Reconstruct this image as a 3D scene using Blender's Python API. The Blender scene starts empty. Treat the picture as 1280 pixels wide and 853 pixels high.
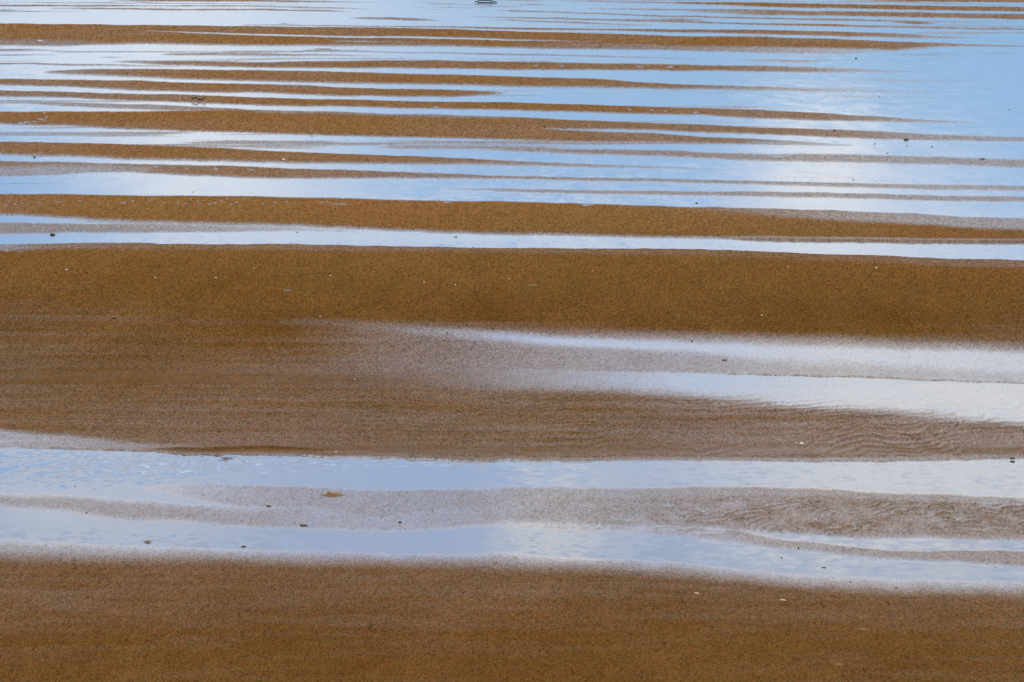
import bpy, bmesh, math, random
import numpy as np

scene = bpy.context.scene
COL = scene.collection
R = math.radians
random.seed(7)

# ------------------------------------------------------------------ camera
# a long lens on a dune about 8 m above the tidal flat
H = 8.0            # eye height above the water, metres
F = 8000.0         # focal length in widths of 1/1280 of the frame
YH = -60.0         # the horizon lies a little above the top of the frame
CY = 426.5
TH = math.atan((CY - YH) / F)
cam = bpy.data.cameras.new('camera')
camo = bpy.data.objects.new('camera', cam)
COL.objects.link(camo)
camo.location = (0, 0, H)
camo.rotation_euler = (math.pi / 2 - TH, 0, 0)
cam.sensor_fit = 'HORIZONTAL'
cam.sensor_width = 36.0
cam.lens = 36.0 * F / 1280.0
cam.clip_start = 1.0
cam.clip_end = 60000.0
scene.camera = camo
cT, sT = math.cos(TH), math.sin(TH)


def row_dist(py):
    """distance along the flat (y) and metres per image column for a row"""
    dy = F * cT + (CY - py) * sT
    dz = -F * sT + (CY - py) * cT
    t = -H / dz
    return t * dy, t


def ground(px, py):
    Y, t = row_dist(py)
    return (px - 640.0) * t, Y


# ------------------------------------------------------------------ noise
def _hash(ix, iy, seed):
    h = (ix.astype(np.int64) * 374761393 + iy.astype(np.int64) * 668265263 + seed * 974634777) & 0xFFFFFFFF
    h = ((h ^ (h >> 13)) * 1274126177) & 0xFFFFFFFF
    h = (h ^ (h >> 16)) & 0xFFFFFF
    return h.astype(np.float32) / 16777215.0 * 2.0 - 1.0


def vnoise(x, y, seed=0):
    ix = np.floor(x); iy = np.floor(y)
    fx = (x - ix).astype(np.float32); fy = (y - iy).astype(np.float32)
    fx = fx * fx * (3 - 2 * fx); fy = fy * fy * (3 - 2 * fy)
    a = _hash(ix, iy, seed); b = _hash(ix + 1, iy, seed)
    c = _hash(ix, iy + 1, seed); d = _hash(ix + 1, iy + 1, seed)
    return (a + (b - a) * fx) * (1 - fy) + (c + (d - c) * fx) * fy


def fbm(x, y, octs, seed=0, gain=0.5):
    s = 0.0; a = 1.0; n = 0.0
    for k in range(octs):
        s = s + a * vnoise(x * 2 ** k + 17.3 * k, y * 2 ** k + 9.1 * k, seed + k)
        n += a; a *= gain
    return s / n


def sst(e0, e1, v):
    t = np.clip((v - e0) / (e1 - e0 + 1e-9), 0, 1)
    return t * t * (3 - 2 * t)


# ------------------------------------------------------------------ the tidal flat
# sandbars and pools surveyed as (across, far edge, near edge, dryness); dryness 0 = under water, 1 = drained sand
# each entry: points, softness of far edge, softness of near edge
BARS = []
WETS = []


def bar(pts, ft=2.0, fb=3.0):
    BARS.append((pts, ft, fb))


def wet(pts, ft=2.0, fb=3.0):
    WETS.append((pts, ft, fb))


# far flats
bar([(130, 0, .8, .4), (170, 0, 1.8, .85), (320, 0, 2.6, .85), (420, 1.8, 3.2, .7), (480, 3, 4, .2)], .8, 1)
bar([(0, -6, -3, .9), (700, -7, -3, .9), (1280, -5, -1.5, .9)], 1, 1)
bar([(0, 6.2, 8.2, .9), (70, 6.4, 8.2, .85), (200, 6.8, 8.2, .7), (320, 7, 8.8, .6), (420, 9.6, 11.4, .6), (475, 12, 13, .15)], .8, 1.2)
bar([(30, 3.2, 4, .5), (160, 3.4, 4.6, .6), (320, 4.6, 5.6, .5), (400, 6, 7, .1)], .8, 1)
bar([(55, 10, 11, .5), (120, 10, 12, .8), (220, 11.6, 13.2, .9), (320, 11.2, 13.2, .85), (400, 12.8, 14.6, .8), (450, 14.3, 15.2, .2)], .8, 1.2)
bar([(427, 22.6, 23.4, .1), (450, 21.6, 24, .6), (480, 21.7, 25, .75), (520, 23, 26.2, .75), (562, 26, 26.8, .15)], 1, 1.5)
bar([(340, 29, 30, .3), (355, 28.8, 30.4, .5), (375, 29.8, 30.8, .2)], .8, 1)
bar([(575, 20, 20.8, .2), (620, 21, 22.4, .6), (640, 21.7, 23.2, .7), (700, 22.6, 24.6, .75), (780, 24.6, 26.6, .8), (860, 26.6, 28.6, .85), (960, 29.6, 31.8, .85), (1040, 30.2, 33.5, .85), (1100, 33, 35, .8), (1280, 36, 38, .75)], .8, 1.2)
bar([(610, 12.8, 13.6, .3), (640, 13, 14.6, .7), (720, 15.6, 17, .75), (830, 19.6, 21.4, .8), (960, 22, 24, .85), (1080, 24.6, 27, .8), (1170, 26.6, 28.4, .6), (1280, 27.4, 28.4, .3)], .8, 1.2)
bar([(1105, 27, 28, .3), (1130, 27, 30, .8), (1145, 27.2, 31.4, .95), (1158, 28, 30.6, .8), (1178, 29, 30, .2)], 1, 1.2)
bar([(690, 25, 25.8, .2), (740, 24.4, 26.2, .6), (800, 25.4, 27.4, .6), (850, 24, 26.5, .7), (890, 25, 26.4, .3)], .8, 1)
bar([(600, 25, 25.6, .3), (640, 24.8, 26.4, .6), (720, 27.6, 29.6, .7), (770, 30.2, 32, .6), (830, 31.5, 32.5, .2)], .8, 1)
bar([(710, 1.4, 2.2, .2), (760, 2, 3.4, .7), (840, 2.6, 4.6, .85), (900, 2.8, 7, .95), (960, 3.6, 9.4, .95), (1060, 5.4, 11.4, .95), (1160, 7.4, 13.4, .95), (1280, 9, 15, .9)], 1, 1.8)
bar([(720, 10.4, 11.2, .2), (790, 11, 12.6, .7), (880, 11.6, 13.6, .8), (960, 12.4, 15.2, .85), (1010, 13.4, 16, .5), (1040, 15, 16, .2)], .8, 1.2)
bar([(850, 13.6, 14.6, .4), (960, 14.4, 19.4, .85), (1060, 14.2, 20.6, .9), (1160, 16.2, 22.6, .9), (1280, 17.6, 25, .85)], 1, 1.8)
bar([(1040, 1, 1.8, .2), (1130, -.5, 2.6, .9), (1280, -.5, 3.6, .9)], .8, 1.2)
bar([(960, 2.2, 3.2, .5), (1100, 2.4, 3.6, .6), (1180, 4.4, 5.6, .6), (1280, 7.6, 8.4, .4)], .8, 1)
bar([(560, -1, .4, .5), (900, .4, 1.4, .5), (1000, 1.8, 2.6, .2)], .8, 1)
# long brown bar near the top
bar([(290, 31, 31.8, .3), (340, 30.6, 32, .6), (440, 32.2, 33.6, .7), (560, 33.4, 35, .8), (640, 34.4, 37, .9), (760, 36.4, 38.4, .85), (830, 37, 40.4, .9), (960, 37.6, 43.6, .95), (1060, 40, 46, .9), (1120, 42.4, 47.2, .75), (1180, 45.4, 48.4, .5), (1240, 47.2, 48.2, .15)], 1, 1.5)
bar([(0, 29.6, 57, .99), (80, 30.4, 57.6, .99), (130, 31, 55.6, .98), (180, 31.8, 55, .98), (240, 32.4, 56, .98), (320, 33, 57.4, .98), (480, 35.2, 57.2, .98), (560, 36.6, 58, .97), (640, 39.4, 60.4, .98), (760, 42.4, 61.6, 1), (850, 45.4, 63, 1), (960, 46.8, 65.4, 1), (1060, 50, 66.4, .98), (1100, 51.6, 63.8, .95), (1150, 53.4, 61, .9), (1175, 54.2, 58.8, .8), (1210, 55.8, 58.2, .7), (1280, 57.4, 59, .6)], 1.2, 4)
wet([(640, 55, 62, .9), (760, 55, 63, .78), (860, 57.5, 64, .68), (960, 58.8, 67, .55), (1040, 60.5, 68, .45), (1100, 61.2, 66, .3), (1112, 61.4, 64, .25)], 3, 2)
wet([(0, 50, 60, .75), (90, 52, 60, .7), (130, 53, 56, .85)], 5, 2)
wet([(176, 38.8, 39.6, .6), (230, 40, 41.2, .25), (320, 42.8, 44.6, .1), (420, 45.4, 47.2, .12), (500, 46, 48.4, .15), (560, 47.2, 49.4, .1), (640, 49.6, 51.4, .12), (700, 51, 52.2, .55), (760, 52, 53, .85)], 1, 1.4)
wet([(410, 51.8, 53, .5), (450, 52, 53.6, .45), (500, 52.8, 53.8, .6), (560, 53, 53.6, .9)], .8, 1)
# wisps in the pool below
bar([(116, 71, 71.8, .3), (135, 71, 72.4, .6), (165, 72, 73, .2)], .8, 1)
bar([(190, 68.6, 69.4, .2), (215, 66.8, 69.6, .6), (260, 66, 69.8, .65), (320, 66.2, 70.2, .6), (400, 68, 70.4, .55), (450, 69.4, 70.6, .5), (490, 70.2, 71, .15)], 1, 2)
bar([(318, 64.4, 65.2, .2), (370, 63.6, 65.8, .55), (410, 61.2, 65, .6), (430, 62.8, 65.2, .5), (500, 65, 66.4, .55), (640, 67, 69.2, .6), (760, 69.8, 72, .5), (860, 73, 75, .3), (900, 74.6, 75.4, .1)], 1, 1.8)
bar([(385, 60.4, 61.4, .3), (410, 60.6, 62.2, .7), (425, 61.4, 62.2, .2)], .8, 1)
# bar P1 with its pale tail
bar([(132, 77.6, 78.4, .3), (160, 76.2, 79, .6), (210, 76.4, 82, .8), (320, 77.6, 84.6, .88), (420, 77, 85.4, .93), (480, 75.8, 85.6, .94), (560, 76, 86, .95), (640, 77.2, 87.6, .95), (720, 79, 88, .93), (800, 80.4, 88.4, .92), (880, 81.6, 89, .88), (960, 82.8, 90.6, .8), (1020, 84.4, 91, .65), (1080, 86.4, 91, .42), (1140, 88, 91.4, .25), (1200, 89.6, 91.6, .15)], 2.5, 2.5)
bar([(0, 79, 80.4, .8), (60, 79.4, 81.4, .7), (110, 80, 83, .55), (200, 82, 84.6, .4), (260, 84, 85, .15)], 1, 2.5)
# bar P2
bar([(50, 89, 91.4, .55), (80, 88, 93, .75), (130, 87, 95, .9), (200, 87, 98, .94), (320, 88, 102, .97), (400, 89.4, 103.6, .98), (480, 92, 105, .98), (560, 93.6, 106.4, .98), (640, 96, 109, .98), (740, 98.8, 109.6, .96), (800, 103, 110.4, .93), (860, 106, 112, .88), (900, 107.2, 112.6, .75), (960, 108.8, 113.8, .6), (1020, 110.4, 115, .45), (1080, 111.6, 117, .3), (1150, 112.6, 118, .22), (1230, 114, 117, .15)], 2, 4)
bar([(1040, 97, 103, .18), (1120, 97.5, 104, .25), (1200, 99, 104, .2), (1280, 100, 104, .15)], 3, 3)
# bar P3
bar([(0, 99.4, 107, .92), (80, 100, 108.4, .94), (160, 101, 113, .96), (240, 103.4, 115, .97), (320, 105.6, 116.4, .97), (380, 107, 118.6, .97), (420, 109.2, 120.4, .97), (480, 111.6, 121.4, .97), (560, 113, 121.6, .95), (610, 114.8, 120, .85), (638, 116.4, 117.8, .4)], 2, 3)
# bar P4
bar([(0, 113.4, 121, .9), (80, 115.4, 122.6, .93), (160, 117.6, 126, .94), (240, 118.4, 129, .95), (320, 122.4, 132, .96), (400, 124.4, 133.6, .97), (480, 126, 135, .98), (560, 127.6, 136.4, .98), (640, 129, 138.6, .97), (760, 132.4, 142, .95), (880, 136, 145, .93), (960, 138.6, 148.6, .9), (1020, 141.6, 150.6, .86), (1080, 145.4, 152, .75), (1140, 149, 153.4, .55), (1200, 152, 155, .35), (1250, 154, 155.6, .15)], 1.6, 2.6)
wet([(425, 120.4, 121.6, .6), (455, 120.6, 124, .15), (490, 122.4, 125.4, .12), (520, 122.6, 125.4, .5)], 1, 1)
# wet wedge and puddle at the left
bar([(0, 126.4, 127.6, .5), (40, 127.2, 130, .55), (80, 128.2, 133.4, .6), (160, 130.4, 136.8, .62), (215, 132, 139, .68), (260, 134.6, 140, .72), (320, 137.4, 142, .78)], 1.4, 2.4)
# bar P5
bar([(0, 139.6, 155, .95), (80, 140.2, 158, .97), (160, 140, 162, .98), (240, 139, 165, .99), (320, 137.6, 167.6, .99), (400, 140, 169.4, .99), (480, 142.6, 171.4, .98), (560, 144, 173.2, .98), (640, 146.6, 175.6, .98), (700, 149.4, 177.4, .97), (760, 152, 178.4, .96), (840, 155.4, 179.4, .93), (900, 157.6, 179.8, .9), (960, 159.4, 181, .86), (1010, 160.8, 182, .82), (1060, 162.4, 182.4, .78), (1100, 164, 178, .7), (1160, 167.6, 176.6, .6), (1280, 172, 179.4, .5)], 2.4, 3)
wet([(310, 136, 142, .75), (400, 139, 143.4, .7), (520, 142.8, 146.6, .7), (640, 145.6, 149, .72)], 2, 3)
wet([(670, 160.4, 161.6, .7), (700, 161, 163, .45), (760, 161.6, 165.4, .2), (840, 164.4, 169, .08), (900, 166.6, 172.2, .05), (960, 168.6, 175.2, 0), (1020, 170.8, 179, 0), (1070, 173, 181.8, 0), (1100, 174, 183, 0), (1280, 178, 186, 0)], 2.2, 2.2)
wet([(930, 176, 181.6, .6), (1000, 178, 182.6, .5), (1080, 180, 184, .3), (1110, 181, 184, .05)], 2, 2)
# thin bars
bar([(200, 176, 176.8, .2), (250, 175.6, 177.4, .3), (320, 176.6, 179.6, .45), (400, 177.6, 180.6, .45), (480, 179.4, 182.4, .45), (560, 181.4, 185, .55), (640, 184, 189.6, .65), (760, 187, 194, .72), (880, 190, 198, .68), (960, 192.6, 201.4, .62), (1060, 192.8, 203.6, .58), (1160, 195.4, 206, .56), (1280, 199.4, 210, .55)], 3.4, 3.4)
wet([(955, 194.6, 195.8, .3), (975, 195, 196.2, .25), (990, 195.4, 196.4, .5)], 1, 1)
bar([(0, 177.6, 194, .93), (80, 179, 196, .95), (160, 181.6, 199.4, .97), (240, 184.6, 201.4, .97), (320, 188.4, 203, .97), (400, 191.4, 204.2, .96), (480, 194.4, 205.4, .94), (560, 198, 206.4, .9), (640, 201.4, 207, .75), (760, 205.6, 209.6, .55), (860, 209, 212.4, .35), (930, 211, 213, .12)], 2, 4.5)
bar([(0, 202, 220.6, .8), (60, 202.8, 219, .8), (110, 204, 215.6, .82), (160, 205, 215, .84), (240, 206.8, 220, .87), (320, 208.6, 222.6, .9), (420, 212.6, 224, .85), (520, 216.6, 223.6, .8), (640, 220.4, 224.4, .72), (760, 222, 226.4, .65), (880, 224.6, 229.4, .6), (960, 226, 231.4, .6), (1100, 229.4, 235.4, .55), (1280, 233, 240.4, .48)], 2.4, 3)
wet([(0, 210, 222, .55), (60, 208, 220, .5), (130, 207.4, 216, .55), (200, 210, 217, .75)], 5, 3)
bar([(0, 229.6, 231, .45), (50, 228.6, 230.2, .4), (110, 227.8, 229, .2)], 1, 1.4)
bar([(540, 235.6, 236.4, .15), (580, 235.8, 237.8, .4), (640, 236.4, 241, .58), (760, 237.6, 242.2, .6), (880, 239.8, 244.8, .62), (960, 239.6, 246.6, .6), (1100, 242.4, 249.8, .6), (1280, 246.6, 253.4, .55)], 2.6, 2.6)
# the brown bar with footprints
bar([(0, 242.6, 273, 1), (80, 243.4, 275, 1), (160, 244.6, 279, 1), (240, 245.4, 281, 1), (320, 246.8, 283, 1), (480, 250.4, 287, 1), (560, 251.4, 290.6, 1), (640, 252.8, 293.6, 1), (760, 255.4, 296.6, 1), (880, 258.8, 299, 1), (960, 261.4, 300.4, 1), (1040, 264.6, 301, 1), (1160, 269.6, 302.2, 1), (1280, 274.4, 303.4, 1)], 3, 5)
wet([(860, 256, 262, .9), (960, 259, 271, .75), (1040, 262, 277, .66), (1160, 267, 283, .58), (1280, 272, 289, .55)], 3, 5)
# sheen wedge and pool below it
bar([(0, 277.4, 292, .62), (80, 279, 291, .64), (160, 280, 292, .6), (220, 281, 291, .58), (320, 283, 290, .45), (420, 286, 291, .3), (500, 289, 292, .15)], 3, 2.4)
wet([(0, 269, 277.4, .05), (60, 271.4, 278, .1), (110, 273.4, 278.6, .3), (170, 276, 281.6, .5), (240, 279, 285, .55), (320, 281.4, 288, .45), (400, 284, 290, .3)], 5, 3)
wet([(30, 291.6, 293.2, .45), (62, 292, 293.2, .4), (70, 292, 293, .1)], 1, 1)
# the broad sandbar
bar([(0, 305.4, 560.4, 1.0), (80, 305, 562, 1.0), (160, 304.8, 563.6, 1.0), (240, 305.4, 566, 1), (320, 306.4, 568.6, 1), (400, 307, 571, 1), (480, 307.8, 573.4, 1), (640, 310.8, 575.8, 1), (760, 312.6, 576.4, 1), (880, 313.4, 577, 1), (960, 316.8, 578, 1), (1040, 319, 577, 1), (1120, 321.4, 575.4, 1), (1280, 326.4, 574.2, 1)], 2.5, 2)
wet([(0, 303, 315, .55), (60, 303, 314, .75), (200, 303, 314, .85), (640, 307, 318, .84), (960, 313, 327, .84), (1280, 322, 338, .78)], 3, 8)
wet([(0, 372, 574, .885), (200, 380, 576, .875), (400, 402, 580, .84), (560, 416, 580, .8), (640, 420, 582, .79), (960, 430, 584, .78), (1280, 444, 580, .73)], 120, 8)
wet([(360, 398, 470, .86), (480, 406, 478, .74), (560, 411, 482, .68), (640, 415, 484, .57), (760, 419, 489, .47), (960, 424, 503, .37), (1280, 436, 530, .32)], 22, 18)
wet([(340, 402, 408, .86), (400, 403.6, 412, .82), (480, 408.6, 417, .68), (560, 412.6, 423, .46), (620, 416.6, 428, .28), (700, 421.6, 433, .15), (760, 425.4, 436, .12), (880, 430, 442, .14), (960, 432.6, 450, .16), (1120, 438, 459, .17), (1280, 442, 470, .18)], 8, 18)
wet([(470, 462, 476, .84), (560, 462, 482, .7), (640, 462.4, 484, .52), (700, 463.6, 486, .40), (800, 466.6, 490, .24), (880, 467.6, 494, .1), (960, 468.8, 502, .13), (1120, 474, 514, .13), (1280, 480, 527, .14)], 3, 34)
wet([(0, 539, 563, .34), (80, 547, 565, .4), (160, 554, 566, .5), (240, 560, 567, .7), (270, 563, 567, .8)], 6, 1.5)
wet([(230, 566, 567, .8), (320, 564.8, 571, .72), (400, 566.6, 573, .74), (520, 570, 577, .7), (640, 573, 577, .65), (900, 574.6, 580, .5), (1000, 574, 580, .45), (1060, 573, 578, .5), (1280, 571, 576, .6)], 1.5, 1.5)
# mottled wet bar between the two near pools
bar([(0, 620.6, 637, .37), (80, 620, 640, .40), (160, 626, 650, .40), (240, 631, 655, .38), (320, 634, 660, .36), (400, 630, 664, .29), (480, 624, 665, .28), (560, 618, 660, .31), (640, 615, 655, .35), (800, 615, 660, .46), (960, 615, 667, .54), (1120, 622, 672.6, .60), (1280, 629, 677, .57)], 20, 13)
bar([(150, 603, 612, .08), (220, 604, 622, .22), (300, 606, 634, .32), (400, 610, 640, .36), (480, 612, 650, .35), (560, 611, 640, .35), (700, 609, 640, .36), (820, 609, 640, .4), (960, 609, 640, .45), (1120, 617, 645, .46), (1280, 624, 650, .44)], 9, 12)
bar([(520, 649, 657, .08), (600, 655, 661, .1), (660, 656, 662, .22), (760, 656, 664, .28), (880, 662, 677, .32), (960, 668, 683, .4), (1120, 682, 698, .46), (1280, 690, 710, .48)], 8, 7)
wet([(930, 668, 670, .2), (1000, 668, 677, .08), (1120, 673, 687, .06), (1280, 677.4, 690, .08)], 3, 4)
# the near bar under the camera
bar([(0, 676, 1200, .36), (200, 686, 1200, .38), (320, 692, 1200, .42), (640, 697, 1200, .44), (800, 707, 1200, .44), (960, 717, 1200, .44), (1120, 727, 1200, .44), (1280, 733, 1200, .44)], 26, 10)
bar([(0, 694, 1200, .97), (160, 697, 1200, .97), (320, 699, 1200, .97), (480, 702, 1200, .97), (640, 704, 1200, .97), (760, 710, 1200, .97), (880, 719, 1200, .97), (960, 727, 1200, .97), (1120, 737, 1200, .97), (1280, 742, 1200, .97)], 46, 10)
wet([(0, 690, 778, .885), (640, 690, 782, .885), (1280, 720, 790, .88)], 20, 90)

# water standing in footprints and small hollows: (across, row, width)
HOLLOWS = [(8, 257.5, 4), (19.5, 256.5, 4), (28.5, 255.3, 5), (48, 254.5, 4), (60, 253.7, 3), (72, 253.3, 4), (77, 253, 4),
           (100, 252.6, 4), (154.5, 254.7, 6), (166, 252.5, 4), (188, 251.5, 5), (190, 249, 3), (205, 255, 4), (221, 254.7, 5),
           (232, 255.3, 4), (239, 249.5, 3), (250, 255.5, 4), (247, 252.8, 3), (262, 256, 4), (269, 255, 4), (277, 252.5, 4),
           (284, 249.4, 4), (290, 256.6, 5), (296, 254.3, 4), (305, 249.5, 3.5), (329, 255.5, 4), (344, 254.3, 4), (359, 253.6, 4),
           (402, 253.6, 5), (409, 253.6, 4), (425, 256.4, 24), (27, 154.4, 9), (34, 153.2, 6), (43, 152.7, 7), (50, 149.6, 6), (55, 150.6, 5),
           (58, 147.5, 4), (50, 51, 7), (545, 134.6, 8), (670, 83, 4), (702, 83.4, 5), (800, 83.8, 6), (838, 84, 6), (787, 137.6, 4), (815, 138.4, 5),
           (832, 139.6, 4), (870, 141, 6), (55, 141.4, 3), (195, 209.4, 4), (234, 211, 3), (270, 212.4, 6), (314, 213, 6), (52, 191.2, 4),
           (733, 257.4, 14), (560, 254, 9), (10, 314.4, 7), (26, 316.2, 8), (360, 364.6, 10)]


def flat_field(px, py, X, Y):
    """dryness of the flat at image-survey coordinates (px, py); X, Y are metres"""
    # natural wander of every edge, streaked along the bars
    lx = px
    wob = fbm(X * .35, Y * .03, 4, 11) * (0.5 + 0.0032 * np.clip(py, 0, 900)) * 1.3
    wob = wob + fbm(X * 1.1, Y * .4, 4, 41) * sst(420, 620, py) * 3.2
    wob = wob + fbm(X * 2.2, Y * .16, 3, 31) * (0.2 + 0.0018 * np.clip(py, 0, 900))
    y = py + wob
    v = np.zeros_like(px)
    rows = py[:, 0]
    for lst, mode in ((BARS, 0), (WETS, 1)):
        for pts, ft, fb in lst:
            xs = [p[0] for p in pts]
            lo = min(p[1] for p in pts) - 3 * ft - 8; hi = max(p[2] for p in pts) + 3 * fb + 8
            r = np.where((rows > lo) & (rows < hi))[0]
            if len(r) == 0:
                continue
            s = slice(r[0], r[-1] + 1)
            xx = lx[s]
            t = np.interp(xx, xs, [p[1] for p in pts]); b = np.interp(xx, xs, [p[2] for p in pts]); vv = np.interp(xx, xs, [p[3] for p in pts])
            th = np.maximum(b - t, .3)
            soft = 1.55 if hi < 330 else 1.0
            f1 = np.minimum(ft * soft, th * 1.1); f2 = np.minimum(fb * soft, th * 1.1)
            m = sst(t - f1 * .5, t + f1 * .5, y[s]) * (1 - sst(b - f2 * .5, b + f2 * .5, y[s]))
            if xs[0] > 5:
                m = m * sst(xs[0] - 4, xs[0] + 16, xx)
            if xs[-1] < 1275:
                m = m * (1 - sst(xs[-1] - 16, xs[-1] + 4, xx))
            if mode == 0:
                v[s] = np.maximum(v[s], m * vv)
            else:
                v[s] = np.where(v[s] > vv, v[s] * (1 - m) + vv * m, v[s])
    # hollows holding water
    cols = px[0]
    for hx, hy, hw in HOLLOWS:
        r = np.where(np.abs(rows - hy) < 4)[0]; c = np.where(np.abs(cols - hx) < hw + 3)[0]
        if len(r) == 0 or len(c) == 0:
            continue
        s = (slice(r[0], r[-1] + 1), slice(c[0], c[-1] + 1))
        q = ((px[s] - hx) / (hw * .55)) ** 2 + ((py[s] - hy - .1 * (px[s] - hx) / hw) / .62) ** 2
        m = np.exp(-q * q)
        v[s] = v[s] * (1 - m) + (0.02 + .3 * abs(math.sin(hx * 3.7)) * (hw < 6)) * m
    return np.clip(v, 0, 1), y


def build_grid(cols, rows):
    cols = np.asarray(cols, dtype=np.float64); rows = np.asarray(rows, dtype=np.float64)
    PX, PY = np.meshgrid(cols, rows)
    dY, t = row_dist(rows)
    X = (PX - 640.0) * t[:, None]
    Y = np.repeat(dY[:, None], len(cols), axis=1)
    return PX, PY, X, Y


def mesh_from_grid(name, X, Y, Z, attrs):
    nr, nc = X.shape
    me = bpy.data.meshes.new(name)
    me.vertices.add(nr * nc)
    co = np.stack([X, Y, Z], axis=-1).reshape(-1).astype(np.float32)
    me.vertices.foreach_set('co', co)
    i = np.arange(nr * nc, dtype=np.int32).reshape(nr, nc)
    q = np.stack([i[1:, :-1], i[1:, 1:], i[:-1, 1:], i[:-1, :-1]], axis=-1).reshape(-1)
    nq = (nr - 1) * (nc - 1)
    me.loops.add(nq * 4)
    me.loops.foreach_set('vertex_index', q)
    me.polygons.add(nq)
    me.polygons.foreach_set('loop_start', np.arange(0, nq * 4, 4, dtype=np.int32))
    me.polygons.foreach_set('use_smooth', np.ones(nq, dtype=bool))
    me.update(calc_edges=True)
    for an, av in attrs.items():
        a = me.attributes.new(an, 'FLOAT', 'POINT')
        a.data.foreach_set('value', av.reshape(-1).astype(np.float32))
    return me


cols = np.concatenate([[-60000, -16000, -6000, -2600, -1500, -1000], np.arange(-700, -30, 9), np.arange(-30, 1310, 1.1), np.arange(1310, 2000, 9),
                       [2300, 3000, 4000, 7500, 18000, 62000]])
rows = np.concatenate([[-59.2, -58.4, -57, -55], np.arange(-53, -6, 1.6), np.arange(-6, 299, .7), np.arange(299, 305, .14), np.arange(305, 330, .7), np.arange(330, 466, .85), np.arange(466, 482, .3), np.arange(482, 560, .85), np.arange(560, 569, .14), np.arange(569, 875, .85),
                       np.arange(875, 1100, 6), [1150, 1250, 1400, 1700, 2200, 3200, 5200, 9000]])
PX, PY, X, Y = build_grid(cols, rows)
V, PW = flat_field(PX, PY, X, Y)
# the far bars stay damper than the broad ones near the shore
V = V * (1 - .075 * (1 - sst(285, 325, PY)))
# beyond the frame: bars go on to the horizon, the dry beach goes on under the camera
far = PY < -3
V = np.where(far, sst(-.1, .45, fbm(X * .004, Y * .012, 3, 5)) * .9, V)
V = np.where(PY > 900, np.maximum(V, .97), V)

# thin films of drained silt between the far bars
fs = sst(.10, .55, fbm(X * .10, np.log(np.maximum(Y, 1)) * 62.0, 3, 601, .6)) * (1 - sst(215, 255, PY)) * np.where(far, 0, 1)
fs = fs * sst(-.35, .35, fbm(X * .03, np.log(np.maximum(Y, 1)) * 12.0, 2, 611))
V = np.maximum(V, fs * .52)
# fine relief: worm casts, grain, ripples (real height, centimetres)
g1 = fbm(X * 62.0, Y * 7.5, 2, 101, .8) * 1.5
g2 = fbm(X * 3.4, Y * .42, 3, 131, .65)
ii = np.arange(X.shape[0])[:, None] + 0 * X; jj = np.arange(X.shape[1])[None, :] + 0 * X
g3 = _hash(ii, jj, 401) * .75
g4 = fbm(X * 9.0, Y * 1.0, 2, 231, .8)
g5 = vnoise(X * 21.0, Y * 3.4, 501); g5 = sst(.52, .95, g5) * sst(-.3, .5, vnoise(X * 1.3, Y * .2, 503))
near = np.clip((PY + 60) / 900.0, 0, 1)
amp = 0.0042
ripw = sst(478, 510, PY) * (1 - sst(566, 576, PY)) * (.35 + .65 * sst(300, 1000, PX)) * .9
ripx = fbm(X * .5, Y * .06, 3, 77)
slant = Y * 1.05 + X * -.9 * sst(900, 1300, PX) + ripx * 3.0 + fbm(X * 1.6, Y * .25, 3, 79) * 1.5
rip = (np.sin(slant * 2 * np.pi / 1.05) * (.45 + .55 * vnoise(X * .9, Y * .22, 91)) + fbm(X * .6, Y * .9, 3, 93) * .9) * ripw
rw2 = sst(618, 632, PY) * (1 - sst(662, 676, PY)) * sst(560, 980, PX)
rp2 = np.sin((Y * 1.1 - X * 1.2 + fbm(X * 2.2, Y * .35, 3, 83) * 2.4) * 2 * np.pi / .85) * sst(-.6, .4, vnoise(X * 3.4, Y * .9, 85)) * .9 + fbm(X * 3.2, Y * 1.3, 2, 89) * .9 + fbm(X * 5.5, Y * .6, 2, 87) * .7
relief = g1 * amp * .7 + g2 * .002 + g5 * .004 + rip * .014 + rp2 * rw2 * .010
Vn = np.clip(V + (g1 * .09 + g4 * .05 + g2 * .05 + g5 * .10) * sst(.03, .3, V) * (1.2 - V) + (rip * .13 + rp2 * rw2 * .14) * sst(.03, .3, V), 0, 1)
fine = fbm(X * .22, Y * 1.15, 3, 63) * sst(330, 400, PY) * (1 - sst(560, 690, PY)) + fbm(X * 1.1, Y * 2.0, 3, 65) * sst(690, 740, PY) * .8
Vn = np.clip(Vn + fine * .085 * sst(.5, .8, V), 0, 1)
relief = relief + fine * .005
# bands of slightly different dampness inside the drained sand
streak = fbm(X * .16, Y * .045, 4, 55) * .10 + fbm(X * .03, Y * .012, 2, 57) * .05
Vn = np.clip(Vn + streak * sst(.6, .9, V), 0, 1)
Z = np.clip((V - .13) * .045, -.03, .05) + relief * (0.35 + .65 * sst(.1, .5, V))
# small banks cut by the channels (steep, facing the camera)
lip = np.interp(PX, [150, 170, 240, 320, 420, 470], [563.2, 563.4, 563.3, 563.8, 566.4, 568])
Z += .045 * sst(165, 235, PX) * (1 - sst(330, 440, PX)) * (1 - sst(lip - .16, lip + .16, PW)) * np.exp(-np.clip(lip - PW, 0, 99) / 9.0)
lip2 = np.interp(PX, [880, 960, 1280], [299.2, 300.4, 303.2])
Z += .05 * sst(880, 960, PX) * (1 - sst(lip2 - .16, lip2 + .16, PW)) * np.exp(-np.clip(lip2 - PW, 0, 99) / 6.0)
lip3 = np.interp(PX, [780, 960, 1120, 1280], [467, 468.6, 474, 480])
Z += .02 * sst(820, 980, PX) * (1 - sst(lip3 - .3, lip3 + .3, PW)) * np.exp(-np.clip(lip3 - PW, 0, 99) / 5.0)
Z = np.where(PY > 900, .04 + (PY - 900) * .0002, Z)
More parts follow.
